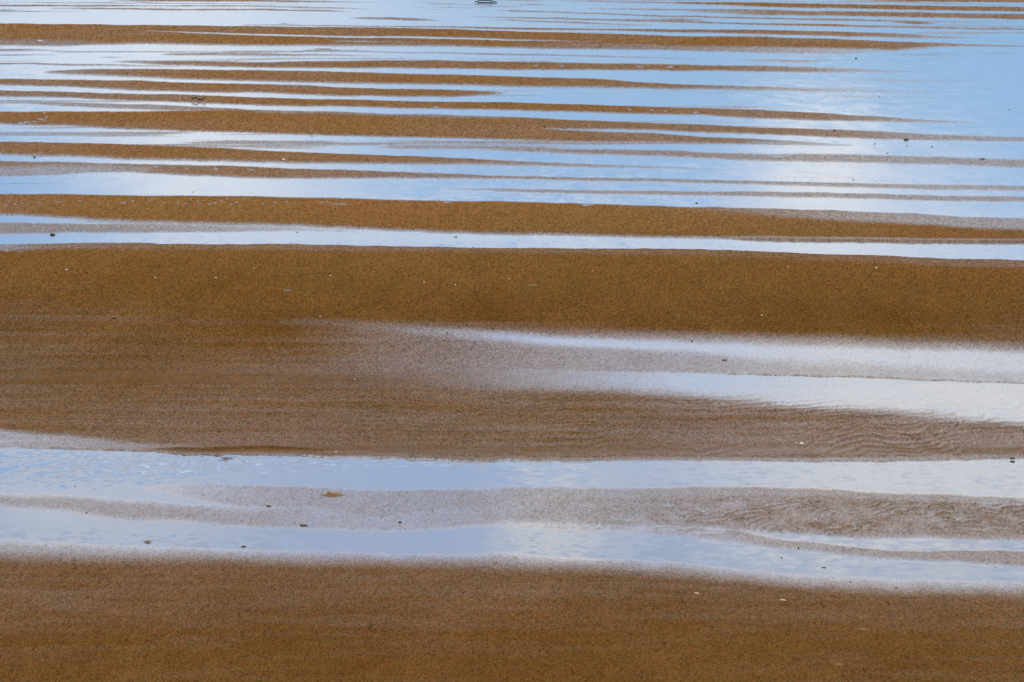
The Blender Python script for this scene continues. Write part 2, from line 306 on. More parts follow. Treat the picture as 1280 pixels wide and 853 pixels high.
me = mesh_from_grid('beach', X, Y, Z, {'dryness': Vn, 'grain': g3 * 1.15 + g4 * .16 - g5 * .4, 'tint': fbm(X * 24.0, Y * 3.0, 2, 301, .95) * .9 + fbm(X * .25, Y * .03, 2, 311) * .25})
beach = bpy.data.objects.new('beach', me)
beach['kind'] = 'structure'
COL.objects.link(beach)


def ground_z(px, py):
    """height of the beach mesh near a survey point"""
    r = int(np.argmin(np.abs(rows - py))); c = int(np.argmin(np.abs(cols - px)))
    return float(np.percentile(Z[max(0, r - 2):r + 3, max(0, c - 2):c + 3], 80))


# water: one level sheet over the whole flat
wm = bpy.data.meshes.new('water')
wm.from_pydata([(-30000, 2, 0), (30000, 2, 0), (30000, 52000, 0), (-30000, 52000, 0)], [], [(0, 1, 2, 3)])
water = bpy.data.objects.new('water', wm)
water['kind'] = 'structure'
COL.objects.link(water)


# ------------------------------------------------------------------ materials
class NT:
    def __init__(self, tree):
        self.t = tree; self.n = tree.nodes; self.l = tree.links

    def new(self, typ, **kw):
        nd = self.n.new(typ)
        for k, v in kw.items():
            setattr(nd, k, v)
        return nd

    def put(self, sock, v):
        if isinstance(v, bpy.types.NodeSocket):
            self.l.new(v, sock)
        elif v is not None:
            sock.default_value = v

    def math(self, op, a, b=None, c=None, clamp=False):
        nd = self.new('ShaderNodeMath', operation=op, use_clamp=clamp)
        self.put(nd.inputs[0], a); self.put(nd.inputs[1], b); self.put(nd.inputs[2], c)
        return nd.outputs[0]

    def vmath(self, op, a, b=None, scale=None):
        nd = self.new('ShaderNodeVectorMath', operation=op)
        self.put(nd.inputs[0], a); self.put(nd.inputs[1], b)
        if scale is not None:
            self.put(nd.inputs['Scale'], scale)
        return nd.outputs[1] if op in ('DOT_PRODUCT', 'LENGTH') else nd.outputs[0]

    def mix(self, f, a, b):
        nd = self.new('ShaderNodeMix', data_type='RGBA')
        self.put(nd.inputs[0], f); self.put(nd.inputs[6], a); self.put(nd.inputs[7], b)
        return nd.outputs[2]

    def noise(self, vec, scale, detail=3, rough=.55, dist=0.0):
        nd = self.new('ShaderNodeTexNoise')
        self.put(nd.inputs['Vector'], vec)
        nd.inputs['Scale'].default_value = scale; nd.inputs['Detail'].default_value = detail
        nd.inputs['Roughness'].default_value = rough; nd.inputs['Distortion'].default_value = dist
        return nd

    def mapr(self, v, a, b, c=0.0, d=1.0, smooth=False):
        nd = self.new('ShaderNodeMapRange', clamp=True)
        if smooth:
            nd.interpolation_type = 'SMOOTHSTEP'
        self.put(nd.inputs[0], v)
        for i, q in enumerate((a, b, c, d)):
            self.put(nd.inputs[i + 1], q)
        return nd.outputs[0]


def new_mat(name):
    m = bpy.data.materials.new(name); m.use_nodes = True
    m.node_tree.nodes.clear()
    return m, NT(m.node_tree)


def stretched(nt, sx, sy, sz=1.0):
    g = nt.new('ShaderNodeNewGeometry')
    mp = nt.new('ShaderNodeMapping')
    mp.inputs['Scale'].default_value = (sx, sy, sz)
    nt.l.new(g.outputs['Position'], mp.inputs['Vector'])
    return mp.outputs[0], g


def wobble_normal(nt, layers, base_normal):
    """tilts a normal by procedural slopes; layers: (vector, scale, detail, amount socket or value)"""
    acc = base_normal
    for vec, sc, det, amt in layers:
        n = nt.noise(vec, sc, det, .6)
        d = nt.vmath('SUBTRACT', n.outputs['Color'], (.5, .5, .5))
        d = nt.vmath('MULTIPLY', d, (1, 1, 0))
        d = nt.vmath('SCALE', d, scale=amt)
        acc = nt.vmath('ADD', acc, d)
    return nt.vmath('NORMALIZE', acc)


# --- sand
SAND_CORE = (.127, .0560, .0122, 1)
SAND_PALE = (.174, .0805, .0225, 1)
m_sand, nt = new_mat('tidal_sand')
at = nt.new('ShaderNodeAttribute'); at.attribute_name = 'dryness'
dry = at.outputs['Fac']
vg, geo = stretched(nt, 80, 9, 20)
vg2, _ = stretched(nt, 17, 1.7, 8)
vs, _ = stretched(nt, .5, .06, 1)
ng = nt.noise(vg, 1.0, 3, .75)
ng2 = nt.noise(vg2, 1.0, 3, .7)
nsx = nt.noise(vs, 1.0, 5, .6)
base = nt.mix(nt.mapr(nsx.outputs['Fac'], .3, .72), SAND_CORE, SAND_PALE)
# base colour turns paler and yellower with distance
gy = nt.new('ShaderNodeSeparateXYZ'); nt.l.new(geo.outputs['Position'], gy.inputs[0])
base = nt.mix(nt.mapr(gy.outputs[1], 140, 200, 0, .75), base, (.270, .128, .042, 1))
# sky sheen painted in: base colour paler and pinker at a bar's damp edges
base = nt.mix(nt.mapr(dry, .55, .98), (.192, .108, .050, 1), base)
gr = nt.math('ADD', nt.math('MULTIPLY', ng.outputs['Fac'], .85), nt.math('MULTIPLY', ng2.outputs['Fac'], .15))
gr = nt.mapr(gr, .34, .66, .75, 1.25)
ga = nt.new('ShaderNodeAttribute'); ga.attribute_name = 'grain'
gr = nt.math('MULTIPLY', gr, nt.math('ADD', 1.0, nt.math('MULTIPLY', ga.outputs['Fac'], .56)))
gr = nt.math('MAXIMUM', gr, .15)
ta = nt.new('ShaderNodeAttribute'); ta.attribute_name = 'tint'
base = nt.mix(nt.mapr(ta.outputs['Fac'], -.45, .45), nt.vmath('MULTIPLY', base, (.93, 1.06, 1.0)), nt.vmath('MULTIPLY', base, (1.06, .965, 1.0)))
base = nt.vmath('SCALE', base, scale=gr)
dif = nt.new('ShaderNodeBsdfDiffuse'); dif.inputs['Roughness'].default_value = .9
nt.put(dif.inputs['Color'], base)
nfilm = wobble_normal(nt, [(vg2, 1.0, 2, nt.mapr(dry, .15, .6, .008, .035))], nt.vmath('ADD', nt.vmath('MULTIPLY', geo.outputs['Normal'], (.22, .22, 1)), (0, 0, .35)))
gl = nt.new('ShaderNodeBsdfGlossy'); nt.put(gl.inputs['Roughness'], nt.mapr(dry, .15, .5, .05, .12))
gl.inputs['Color'].default_value = (1, 1, 1, 1)
nt.put(gl.inputs['Normal'], nfilm)
fr = nt.new('ShaderNodeFresnel'); fr.inputs['IOR'].default_value = 1.33
flatn = nt.new('ShaderNodeCombineXYZ'); flatn.inputs[2].default_value = 1.0
nt.l.new(nt.vmath('NORMALIZE', nt.vmath('MULTIPLY', geo.outputs['Normal'], (.3, .3, 1))), fr.inputs['Normal'])
grain_off = nt.math('MULTIPLY', ga.outputs['Fac'], nt.mapr(dry, .15, .6, -.06, -.16))
film = nt.mapr(nt.math('ADD', dry, nt.math('MULTIPLY', grain_off, nt.mapr(dry, .95, .6, .25, 1.0))), .16, .98, 1.0, 0.0)
film = nt.math('MULTIPLY', nt.math('POWER', film, 1.45), nt.mapr(dry, .15, .42, .97, .86))
fac = nt.math('MULTIPLY', film, fr.outputs[0], clamp=True)
mixs = nt.new('ShaderNodeMixShader')
nt.put(mixs.inputs[0], fac); nt.l.new(dif.outputs[0], mixs.inputs[1]); nt.l.new(gl.outputs[0], mixs.inputs[2])
out = nt.new('ShaderNodeOutputMaterial'); nt.l.new(mixs.outputs[0], out.inputs['Surface'])
me.materials.append(m_sand)

# --- water
m_water, nt = new_mat('shallow_water')
v1, geo = stretched(nt, 6.5, 2.6, 1)
v2, _ = stretched(nt, 1.1, .12, 1)
v3, _ = stretched(nt, .035, .09, 1)
ruffle = nt.mapr(nt.noise(v3, 1.0, 3, .6).outputs['Fac'], .42, .62, .003, .022)
sp = nt.new('ShaderNodeSeparateXYZ'); nt.l.new(geo.outputs['Position'], sp.inputs[0])


def gust(px, py, rx, ry, k):
    gx, gy = ground(px, py)
    a = nt.math('DIVIDE', nt.math('SUBTRACT', sp.outputs[0], gx), rx); b = nt.math('DIVIDE', nt.math('SUBTRACT', sp.outputs[1], gy), ry)
    q = nt.math('ADD', nt.math('MULTIPLY', a, a), nt.math('MULTIPLY', b, b))
    return nt.math('MULTIPLY', nt.math('EXPONENT', nt.math('MULTIPLY', q, -1)), k)


ruf = ruffle
for g in ((100, 585, 3.4, 3.4, .09), (430, 578, 2.6, 1.2, .05), (640, 581, 1.8, .8, .05), (1050, 600, 4.5, 4.5, .015), (150, 690, 3.0, 2.2, .035)):
    ruf = nt.math('ADD', ruf, gust(*g))
v4, _ = stretched(nt, 4.5, 1.9, 1)
mp4 = v4.node; mp4.inputs['Rotation'].default_value = (0, 0, .5)
nw = wobble_normal(nt, [(v1, 1.0, 2, ruf), (v4, 1.0, 1, ruf), (v2, 1.0, 2, .010)], (0, 0, 1))
fr = nt.new('ShaderNodeFresnel'); fr.inputs['IOR'].default_value = 1.34
nt.put(fr.inputs['Normal'], nw)
gl = nt.new('ShaderNodeBsdfGlossy'); gl.inputs['Roughness'].default_value = .055
nt.put(gl.inputs['Normal'], nw); gl.inputs['Color'].default_value = (1, 1, 1, 1)
tr = nt.new('ShaderNodeBsdfTransparent'); tr.inputs['Color'].default_value = (.80, .88, .90, 1)
mixs = nt.new('ShaderNodeMixShader')
nt.put(mixs.inputs[0], fr.outputs[0]); nt.l.new(tr.outputs[0], mixs.inputs[1]); nt.l.new(gl.outputs[0], mixs.inputs[2])
out = nt.new('ShaderNodeOutputMaterial'); nt.l.new(mixs.outputs[0], out.inputs['Surface'])
wm.materials.append(m_water)


def simple_mat(name, col, rough, var=.3, scale=40, spec=.4):
    m, nt = new_mat(name)
    tc = nt.new('ShaderNodeTexCoord')
    n = nt.noise(tc.outputs['Object'], scale, 4, .65)
    lo = tuple(c * (1 - var) for c in col) + (1,); hi = tuple(min(1, c * (1 + var)) for c in col) + (1,)
    b = nt.new('ShaderNodeBsdfPrincipled')
    nt.put(b.inputs['Base Color'], nt.mix(nt.mapr(n.outputs['Fac'], .3, .7), lo, hi))
    b.inputs['Roughness'].default_value = rough
    b.inputs['Specular IOR Level'].default_value = spec
    bp = nt.new('ShaderNodeBump'); bp.inputs['Strength'].default_value = .4; bp.inputs['Distance'].default_value = .01
    nt.l.new(n.outputs['Fac'], bp.inputs['Height']); nt.l.new(bp.outputs[0], b.inputs['Normal'])
    o = nt.new('ShaderNodeOutputMaterial'); nt.l.new(b.outputs[0], o.inputs['Surface'])
    return m


M_STONE = simple_mat('dark_stone', (.045, .033, .025), .6)
M_WEED = simple_mat('seaweed', (.03, .017, .008), .55)
M_SHELL = simple_mat('bleached_shell', (.66, .58, .44), .5, .12)
M_CREAM = simple_mat('cream_shell', (.42, .29, .13), .5, .2)
M_MOUND = simple_mat('mound_sand', (.20, .095, .03), .9, .35, 25, .2)
M_GREYMOUND = simple_mat('silty_mound', (.16, .12, .085), .8, .4, 25, .3)
M_BIRD = simple_mat('brown_plumage', (.012, .007, .005), .8, .4, 30, .2)
M_HOOP = simple_mat('dark_blue_hoop', (.006, .03, .06), .45, .2, 12)
M_FLOAT = simple_mat('navy_float', (.01, .02, .045), .4, .2, 12)


# ------------------------------------------------------------------ things lying on the flat
def link(name, mesh, mat, loc=(0, 0, 0), label=None, cat=None, group=None, parent=None):
    o = bpy.data.objects.new(name, mesh)
    COL.objects.link(o)
    if mat is not None and not mesh.materials:
        mesh.materials.append(mat)
    o.location = loc
    if parent is not None:
        o.parent = parent
    if label:
        o['label'] = label; o['category'] = cat
    if group:
        o['group'] = group
    return o


def lump(rx, ry, rz, seed, rough=.3, flat=.35, sub=3):
    """weathered stone: an uneven lump sitting with its lower part in the sand"""
    bm = bmesh.new()
    bmesh.ops.create_icosphere(bm, subdivisions=sub, radius=1.0)
    rnd = random.Random(seed)
    dirs = [(rnd.gauss(0, 1), rnd.gauss(0, 1), rnd.gauss(0, 1), rnd.uniform(-1, 1)) for _ in range(9)]
    for v in bm.verts:
        k = 1.0
        for a, b, c, w in dirs:
            k += rough * .28 * w * math.sin(2.2 * (a * v.co.x + b * v.co.y + c * v.co.z) + w * 5)
        z = v.co.z * k
        if z < -flat:
            z = -flat + (z + flat) * .2
        v.co = (v.co.x * k * rx, v.co.y * k * ry, (z + flat) * rz / (1 + flat))
    for f in bm.faces:
        f.smooth = True
    m = bpy.data.meshes.new('stone'); bm.to_mesh(m); bm.free()
    return m


def mound(rx, ry, rz, seed):
    """low heap of cast-up sand with a ragged crest and a skirt that runs out under the surface"""
    bm = bmesh.new()
    n, k = 34, 9
    rnd = random.Random(seed); ph = [rnd.uniform(0, 6.28) for _ in range(6)]
    rings = []
    top = bm.verts.new((0, 0, rz))
    for j in range(1, k + 1):
        r = j / k
        ring = []
        for i in range(n):
            a = 2 * math.pi * i / n
            e = 1 + .16 * math.sin(2 * a + ph[0]) + .10 * math.sin(3 * a + ph[1]) + .07 * math.sin(7 * a + ph[2])
            h = rz * (math.cos(math.pi * r) * .5 + .5) ** .8 * (1 + .35 * math.sin(5 * a + ph[3] + 6 * r) * r * (1 - r) * 3)
            ring.append(bm.verts.new((rx * e * r * math.cos(a), ry * e * r * math.sin(a), h - .004 * r ** 3)))
        rings.append(ring)
    for i in range(n):
        bm.faces.new((top, rings[0][i], rings[0][(i + 1) % n]))
    for j in range(k - 1):
        for i in range(n):
            bm.faces.new((rings[j][i], rings[j + 1][i], rings[j + 1][(i + 1) % n], rings[j][(i + 1) % n]))
    for f in bm.faces:
        f.smooth = True
    m = bpy.data.meshes.new('mound'); bm.to_mesh(m); bm.free()
    return m


def shell(w, d, h, seed):
    """half of a bivalve lying hollow side down: ribbed fan, domed, with a beak at the hinge and a wall thickness"""
    bm = bmesh.new()
    nu, nv = 22, 9
    lay = []
    for lvl in (0, 1):
        g = []
        for j in range(nv + 1):
            r = j / nv
            row = []
            for i in range(nu + 1):
                a = math.pi * (i / nu) * 1.16 - math.pi * .08
                rib = 1 + .035 * math.sin(i * math.pi)
                x = w * .5 * r * math.cos(a) * rib
                y = d * (r * (.35 + .65 * math.sin(a)) - .5)
                z = h * math.sqrt(max(0, 1 - (r * .98) ** 2)) * (1 - .25 * r) * (1 + .05 * math.cos(i * math.pi)) - lvl * h * .12
                row.append(bm.verts.new((x, y, z)))
            g.append(row)
        lay.append(g)
    for lvl, g in enumerate(lay):
        for j in range(nv):
            for i in range(nu):
                q = (g[j][i], g[j + 1][i], g[j + 1][i + 1], g[j][i + 1])
                bm.faces.new(q if lvl == 0 else q[::-1])
    a, b = lay
    for i in range(nu):
        bm.faces.new((a[nv][i], b[nv][i], b[nv][i + 1], a[nv][i + 1]))
    bmesh.ops.remove_doubles(bm, verts=bm.verts, dist=1e-6)
    for f in bm.faces:
        f.smooth = True
    m = bpy.data.meshes.new('shell'); bm.to_mesh(m); bm.free()
    return m


def weed(w, h, seed, n=7):
    """flattened tangle of bladderwrack: a clump of bent tapering straps from one holdfast"""
    rnd = random.Random(seed)
    bm = bmesh.new()
    for s in range(n):
        a0 = rnd.uniform(-.45, .45) + (math.pi if rnd.random() < .45 else 0)
        L = w * rnd.uniform(.3, .55); seg = 9; rad = max(h * .34, .006)
        prev = None
        for k in range(seg + 1):
            u = k / seg
            a = a0 + .6 * math.sin(3 * u + s)
            c = (L * u * math.cos(a), L * u * math.sin(a) * 1.6, h * .55 * (1 - u) ** 1.2 + h * .15 * math.sin(u * 7 + s) * (1 - u) + rad * .3)
            ring = []
            rr = rad * (1 - .7 * u)
            for q in range(6):
                t = q * math.pi / 3
                ring.append(bm.verts.new((c[0] - math.sin(a) * rr * 2 * math.cos(t), c[1] + math.cos(a) * rr * 2 * math.cos(t), c[2] + rr * math.sin(t))))
            if prev:
                for q in range(6):
                    bm.faces.new((prev[q], prev[(q + 1) % 6], ring[(q + 1) % 6], ring[q]))
            else:
                bm.faces.new(ring[::-1])
            prev = ring
        bm.faces.new(prev)
    for f in bm.faces:
        f.smooth = True
    m = bpy.data.meshes.new('weed'); bm.to_mesh(m); bm.free()
    return m


def stick(L, r, seed):
    """bent, knotty piece of driftwood"""
    rnd = random.Random(seed)
    bm = bmesh.new(); prev = None; seg = 14
    for k in range(seg + 1):
        u = k / seg
        c = ((u - .5) * L, .05 * L * math.sin(4 * u + seed), r * .8 + .25 * r * math.sin(6 * u + seed))
        rr = r * (.55 + .6 * math.sin(math.pi * min(1, u * .9 + .12))) * rnd.uniform(.85, 1.15)
        ring = [bm.verts.new((c[0], c[1] + rr * math.cos(q * math.pi / 4), c[2] + rr * math.sin(q * math.pi / 4))) for q in range(8)]
        if prev:
            for q in range(8):
                bm.faces.new((prev[q], ring[q], ring[(q + 1) % 8], prev[(q + 1) % 8]))
        else:
            bm.faces.new(ring)
        prev = ring
    bm.faces.new(prev[::-1])
    for f in bm.faces:
        f.smooth = True
    m = bpy.data.meshes.new('driftwood'); bm.to_mesh(m); bm.free()
    return m


def mpp(py):
    return row_dist(py)[1]


def place(px, py, sink=.15, h=.01):
    z0 = max(ground_z(px, py), -.004)
    # the point on the ground seen in this row stands slightly nearer where the sand is raised
    x, y = ground(px, py)
    k = (H - z0) / H
    return (x * k, y * k, z0 - sink * h)


SEED = [0]


def put(kind, px, py, w, h, label, cat, group=None, mat=None, depth=1.0):
    """w, h: apparent size in survey units; h is the height above the sand"""
    SEED[0] += 1
    tiny = .78 if group else .88
    s = mpp(py); W = w * s * tiny; Hh = max(h * s * tiny, .006)
    sd = SEED[0]
    loc = place(px, py + h * .5, .1, Hh)
    name = kind
    if kind in ('stone', 'pebble'):
        m = lump(W * .5, W * .5 * depth, Hh, sd, .45); mt = mat or M_STONE
    elif kind == 'seaweed_clump':
        m = weed(W, Hh, sd); mt = mat or M_WEED
    elif kind == 'driftwood_stick':
        m = stick(W, Hh * .55, sd); mt = mat or M_WEED
    elif kind in ('shell', 'shell_fragment'):
        m = shell(W, W * 1.2 * depth, Hh, sd); mt = mat or M_SHELL
    else:
        m = mound(W * .5, W * .55 * depth, Hh, sd); mt = mat or M_MOUND
    o = link(name, m, mt, loc, label, cat, group)
    o.rotation_euler = (0, 0, random.Random(sd).uniform(-.35, .35) + (math.pi if 'shell' in kind else 0))
    return o


# notable single things
put('stone', 66, 292.6, 6.4, 2.6, 'black rounded stone at the edge of the narrow pool, far left', 'stone')
put('sand_mound', 185, 676.6, 19, 3.0, 'grey silty mound standing in the nearest pool on the left', 'sand mound', None, M_GREYMOUND)
put('sand_mound', 416, 617.4, 38, 3.2, 'ochre sand mound at the lower shore of the wide near pool', 'sand mound', None, M_MOUND)
put('stone', 411.5, 615.6, 6.5, 1.8, 'small black stone lying on the ochre sand mound', 'stone')
put('shell', 1002, 553.6, 6.5, 3.0, 'bright white shell on the rippled brown sand above the wide near pool', 'shell')
put('shell_fragment', 995.4, 553.6, 2.2, 1.4, 'tiny white chip just left of the bright white shell', 'shell')
put('stone', 1265.5, 572.6, 6.6, 2.8, 'black stone at the upper shore of the wide near pool, far right', 'stone')
put('seaweed_clump', 680.5, 158, 8.5, 2.0, 'dark clump of seaweed with a thin tail on the middle sandbar', 'seaweed')
put('shell', 354.2, 198.8, 5.4, 1.6, 'white shell beside a dark scrap on a thin sandbar', 'shell')
put('seaweed_clump', 363, 199.6, 6.2, 1.1, 'dark scrap of seaweed right beside a white shell', 'seaweed')
put('driftwood_stick', 665, 356.6, 13, 1.5, 'long cream coloured splinter on the broad brown sandbar', 'driftwood', None, M_CREAM)
put('driftwood_stick', 142.5, 397.8, 8.5, 1.5, 'dark brown stick on the broad sandbar, left', 'driftwood')
put('driftwood_stick', 274, 539.3, 6.5, 1.5, 'short dark stick just above the cut bank of the broad sandbar', 'driftwood')
put('driftwood_stick', 380, 656.4, 12, 1.5, 'dark stick on the pale mottled strip between the two near pools', 'driftwood')
put('stone', 500, 652.2, 5.2, 2.0, 'dark stone on the pale mottled strip between the two near pools', 'stone')
put('stone', 304.5, 683, 8, 1.5, 'flat dark stone awash in the nearest pool, left of centre', 'stone')
put('seaweed_clump', 1030, 709.5, 11, 1.5, 'flat greenish black weed awash in the nearest pool, right', 'seaweed')
put('stone', 977, 697, 3.4, 1.6, 'small dark stone awash in the nearest pool, right of centre', 'stone')
put('stone', 1111, 753.2, 7, 2.2, 'dark stone lying wet side up on the nearest sand below the pool', 'stone')
put('stone', 1214.5, 762.4, 4.6, 2.2, 'black stone on the nearest sand, closest to the right edge', 'stone')
put('pebble', 1015, 755, 3, 1.6, 'small dark pebble on the nearest sand beside a golden shell', 'pebble')
put('shell', 979, 749.6, 9, 2.0, 'golden yellow shell on the nearest sand below the pool', 'shell', None, M_CREAM)
put('shell', 871, 741.2, 7.5, 1.8, 'pale cream shell on the nearest sand, close under the pool', 'shell', None, M_CREAM)
put('worm_cast', 1077, 785.6, 22, 2.6, 'low pale worm cast with a dark crest on the nearest sand', 'worm cast', None, M_MOUND)
put('worm_cast', 1046, 829.6, 20, 1.9, 'faint flat worm cast on the nearest sand, lowest in the photo', 'worm cast', None, M_MOUND)
put('stone', 1043, 163, 3.6, 2.0, 'small black stone on the upper edge of the middle sandbar, right', 'stone')
put('driftwood_stick', 1133, 173.8, 7, 1.3, 'dark splinter on the pale right end of the middle sandbar', 'driftwood')
put('driftwood_stick', 1228, 198.6, 8, 1.4, 'dark stick on the grey wet bar near the right edge', 'driftwood')
put('stone', 1070, 72.6, 2.6, 1.8, 'tiny black stone in blue water just below the far brown bar', 'stone')
put('seaweed_clump', 389, 168.4, 7, 1.1, 'dark weed at the lower edge of the middle sandbar, left of centre', 'seaweed')
put('stone', 43.5, 195.6, 4.4, 1.3, 'dark stone at the edge of a thin blue strip, far left', 'stone')
put('stone', 300, 213.2, 3, 1.3, 'small dark stone on the thin sandbar above the bright left pool', 'stone')
put('stone', 871, 253.6, 3.6, 1.4, 'small black stone in the water just above the footprint sandbar', 'stone')
put('driftwood_stick', 906, 449.8, 7.5, 1.3, 'thin dark stick on the grey sheen between two shining streaks', 'driftwood')
put('shell_fragment', 420, 564.6, 2.6, 1.6, 'white chip of shell at the lower edge of the broad sandbar', 'shell')
put('driftwood_stick', 570, 296.3, 5.4, 1.0, 'thin dark stick at the upper edge of the narrow straight pool', 'driftwood')
put('driftwood_stick', 336, 632.2, 7, 1.2, 'faint grey stick on the mottled strip under the ochre mound', 'driftwood', None, M_GREYMOUND)
# small look-alikes
for x, y, w, h in [(605, 319.8, 3.6, 1.6), (548, 331.4, 3, 1.3), (252, 335.4, 3.4, 2), (146, 360, 3, 1.8), (293.5, 405.2, 3.4, 1.3), (104, 397.4, 2.4, 1),
                   (401, 401.8, 2.8, 1.3), (559, 415.4, 3.4, 1.6), (865, 425.4, 3.4, 1.6), (1050, 412.2, 2.6, 1.3), (881, 377.8, 2.6, 1.2),
                   (1048, 350.4, 3.4, 1.6), (1058.5, 334.8, 5, 1.1), (73, 333.6, 2.4, 1), (178, 474.6, 2.6, 1.2), (468, 347, 2.6, 1.1), (518, 340.6, 2.2, 1.1),
                   (1241, 339, 3, 1.2), (572, 471, 2.4, 1)]:
    put('pebble', x, y, w, h, 'tiny dark pebble scattered on the broad brown sandbar', 'pebble', 'dark pebbles on the broad sandbar')
for x, y, w, h in [(413, 344.4, 3, 1.6), (530, 352.4, 2.8, 1.6), (569, 355.8, 2.4, 1.3), (636, 348.2, 2.2, 1.7), (194, 347, 2.6, 1.3), (270, 347, 3.4, 1.3),
                   (83, 336.8, 4.4, 1.2), (400, 395.3, 2.8, 1.2), (443, 473.8, 2.4, 1.6), (952, 393.8, 3, 1.1), (985, 333.4, 2, 1.4), (1095.5, 334.6, 4, 1.4),
                   (318, 334.6, 2, 1.6), (741, 338.2, 2, 1.2)]:
    put('shell_fragment', x, y, w, h, 'tiny pale shell chip scattered on the broad brown sandbar', 'shell', 'pale shell chips on the broad sandbar')
for x, y, w, h in [(1093.5, 179.4, 2.2, 1.6), (1134, 182.4, 2.4, 1.2), (1165, 183.4, 3, 1.2), (1109, 191.4, 4, 1), (1099, 120.6, 2, 1.4), (1262, 136.8, 2, 1.2), (1066.6, 224.4, 2, 1.2)]:
    put('pebble', x, y, w, h, 'tiny dark pebble breaking the blue shallows right of the bright glare', 'pebble', 'dark pebbles in the right shallows')
for x, y, w, h in [(94, 607.6, 3.4, 1.4), (118, 611, 2.8, 1), (108, 640.4, 3, 1)]:
    put('pebble', x, y, w, h, 'tiny dark pebble awash at the left of the wide near pool', 'pebble', 'dark pebbles in the wide near pool')
for x, y, w, h in [(371.6, 290, 2.4, 1.4), (785, 309.4, 2, 1.2), (591, 309.2, 2.4, 1.2), (1213.4, 324.6, 2, 1.2), (241, 240, 3, .9)]:
    put('pebble', x, y, w, h, 'tiny dark pebble at the rim of a straight pale pool', 'pebble', 'dark pebbles at the pool rims')
for x, y, w, h in [(1244.6, 709.4, 3.2, 1.6), (998, 684, 2.6, 1.5), (1034, 686, 2.4, 1.4), (1121, 735, 3.4, 1.4), (1198.6, 795, 2.6, 1.4), (1063, 727, 4, 1.2), (1120, 734.4, 2.6, 1.3)]:
    put('pebble', x, y, w, h, 'tiny dark pebble near the right shore of the nearest pool', 'pebble', 'dark pebbles by the nearest pool')

# ------------------------------------------------------------------ a brown bird flying low over the flat
def make_bird():
    s = mpp(127.0)                       # metres per survey unit where it flies
    x, y = ground(249.2, 127.0)
    z0 = 2.5 * s

    def P(px, py):
        return ((px - 249.2) * s, (124.9 - py) * s)
    bm = bmesh.new()
    # wings: one lofted aerofoil from tip to tip, bent up at the wrists
    st = [(239.2, 123.9, .05), (241.4, 123.5, .10), (243.6, 122.9, .14), (245.3, 122.2, .16), (247, 123.2, .15), (248.6, 124.4, .15), (249.6, 124.7, .15),
          (251.6, 124.7, .15), (252.8, 124.3, .16), (254.4, 123.3, .15), (255.8, 122.5, .11), (257.2, 121.9, .05)]
    prev = None; n = 12
    for px, py, ch in st:
        cx, cz = P(px, py)
        ring = []
        for q in range(n):
            a = 2 * math.pi * q / n
            yy = math.cos(a) * ch * .5
            zz = math.sin(a) * (.034 if math.cos(a) < 0 else .022) + yy * .26
            ring.append(bm.verts.new((cx, yy - .02, cz + zz)))
        if prev:
            for q in range(n):
                bm.faces.new((prev[q], ring[q], ring[(q + 1) % n], prev[(q + 1) % n]))
        else:
            bm.faces.new(ring)
        prev = ring
    bm.faces.new(prev[::-1])
    # body: head towards the camera, fanned tail behind
    cx, cz = P(250.0, 124.9)
    prof = [(-.27, .004, .004), (-.245, .010, .010), (-.22, .026, .026), (-.18, .030, .030), (-.14, .034, .034), (-.06, .046, .044), (.03, .044, .042),
            (.10, .032, .028), (.15, .030, .014), (.21, .052, .008), (.25, .058, .005)]
    prev = None
    for yy, rx, rz in prof:
        ring = [bm.verts.new((cx + rx * math.cos(2 * math.pi * q / n), yy, cz + rz * math.sin(2 * math.pi * q / n))) for q in range(n)]
        if prev:
            for q in range(n):
                bm.faces.new((prev[q], prev[(q + 1) % n], ring[(q + 1) % n], ring[q]))
        else:
            bm.faces.new(ring[::-1])
        prev = ring
    bm.faces.new(prev)
    bmesh.ops.recalc_face_normals(bm, faces=bm.faces)
    m = bpy.data.meshes.new('bird'); bm.to_mesh(m); bm.free()
    o = link('bird', m, M_BIRD, (x, y, z0), 'dark brown bird gliding low over the sandbars with raised wings', 'bird')
    rm = o.modifiers.new('one_surface', 'REMESH'); rm.mode = 'VOXEL'; rm.voxel_size = .008; rm.use_smooth_shade = True
    return o


make_bird()


# ------------------------------------------------------------------ far away: a dark blue oval hoop standing in the shallows
def tube_loop(pts, r, closed=True, seg=8):
    bm = bmesh.new(); n = len(pts); rings = []
    for i, p in enumerate(pts):
        a = pts[(i + 1) % n] if (closed or i < n - 1) else p
        b = pts[i - 1] if (closed or i > 0) else p
        tx, tz = a[0] - b[0], a[2] - b[2]
        L = math.hypot(tx, tz) or 1
        nx, nz = -tz / L, tx / L
        rings.append([bm.verts.new((p[0] + nx * r * math.cos(2 * math.pi * q / seg), p[1] + r * math.sin(2 * math.pi * q / seg), p[2] + nz * r * math.cos(2 * math.pi * q / seg))) for q in range(seg)])
    for i in range(n if closed else n - 1):
        A = rings[i]; B = rings[(i + 1) % n]
        for q in range(seg):
            bm.faces.new((A[q], A[(q + 1) % seg], B[(q + 1) % seg], B[q]))
    bmesh.ops.recalc_face_normals(bm, faces=bm.faces)
    for f in bm.faces:
        f.smooth = True
    m = bpy.data.meshes.new('hoop'); bm.to_mesh(m); bm.free()
    return m


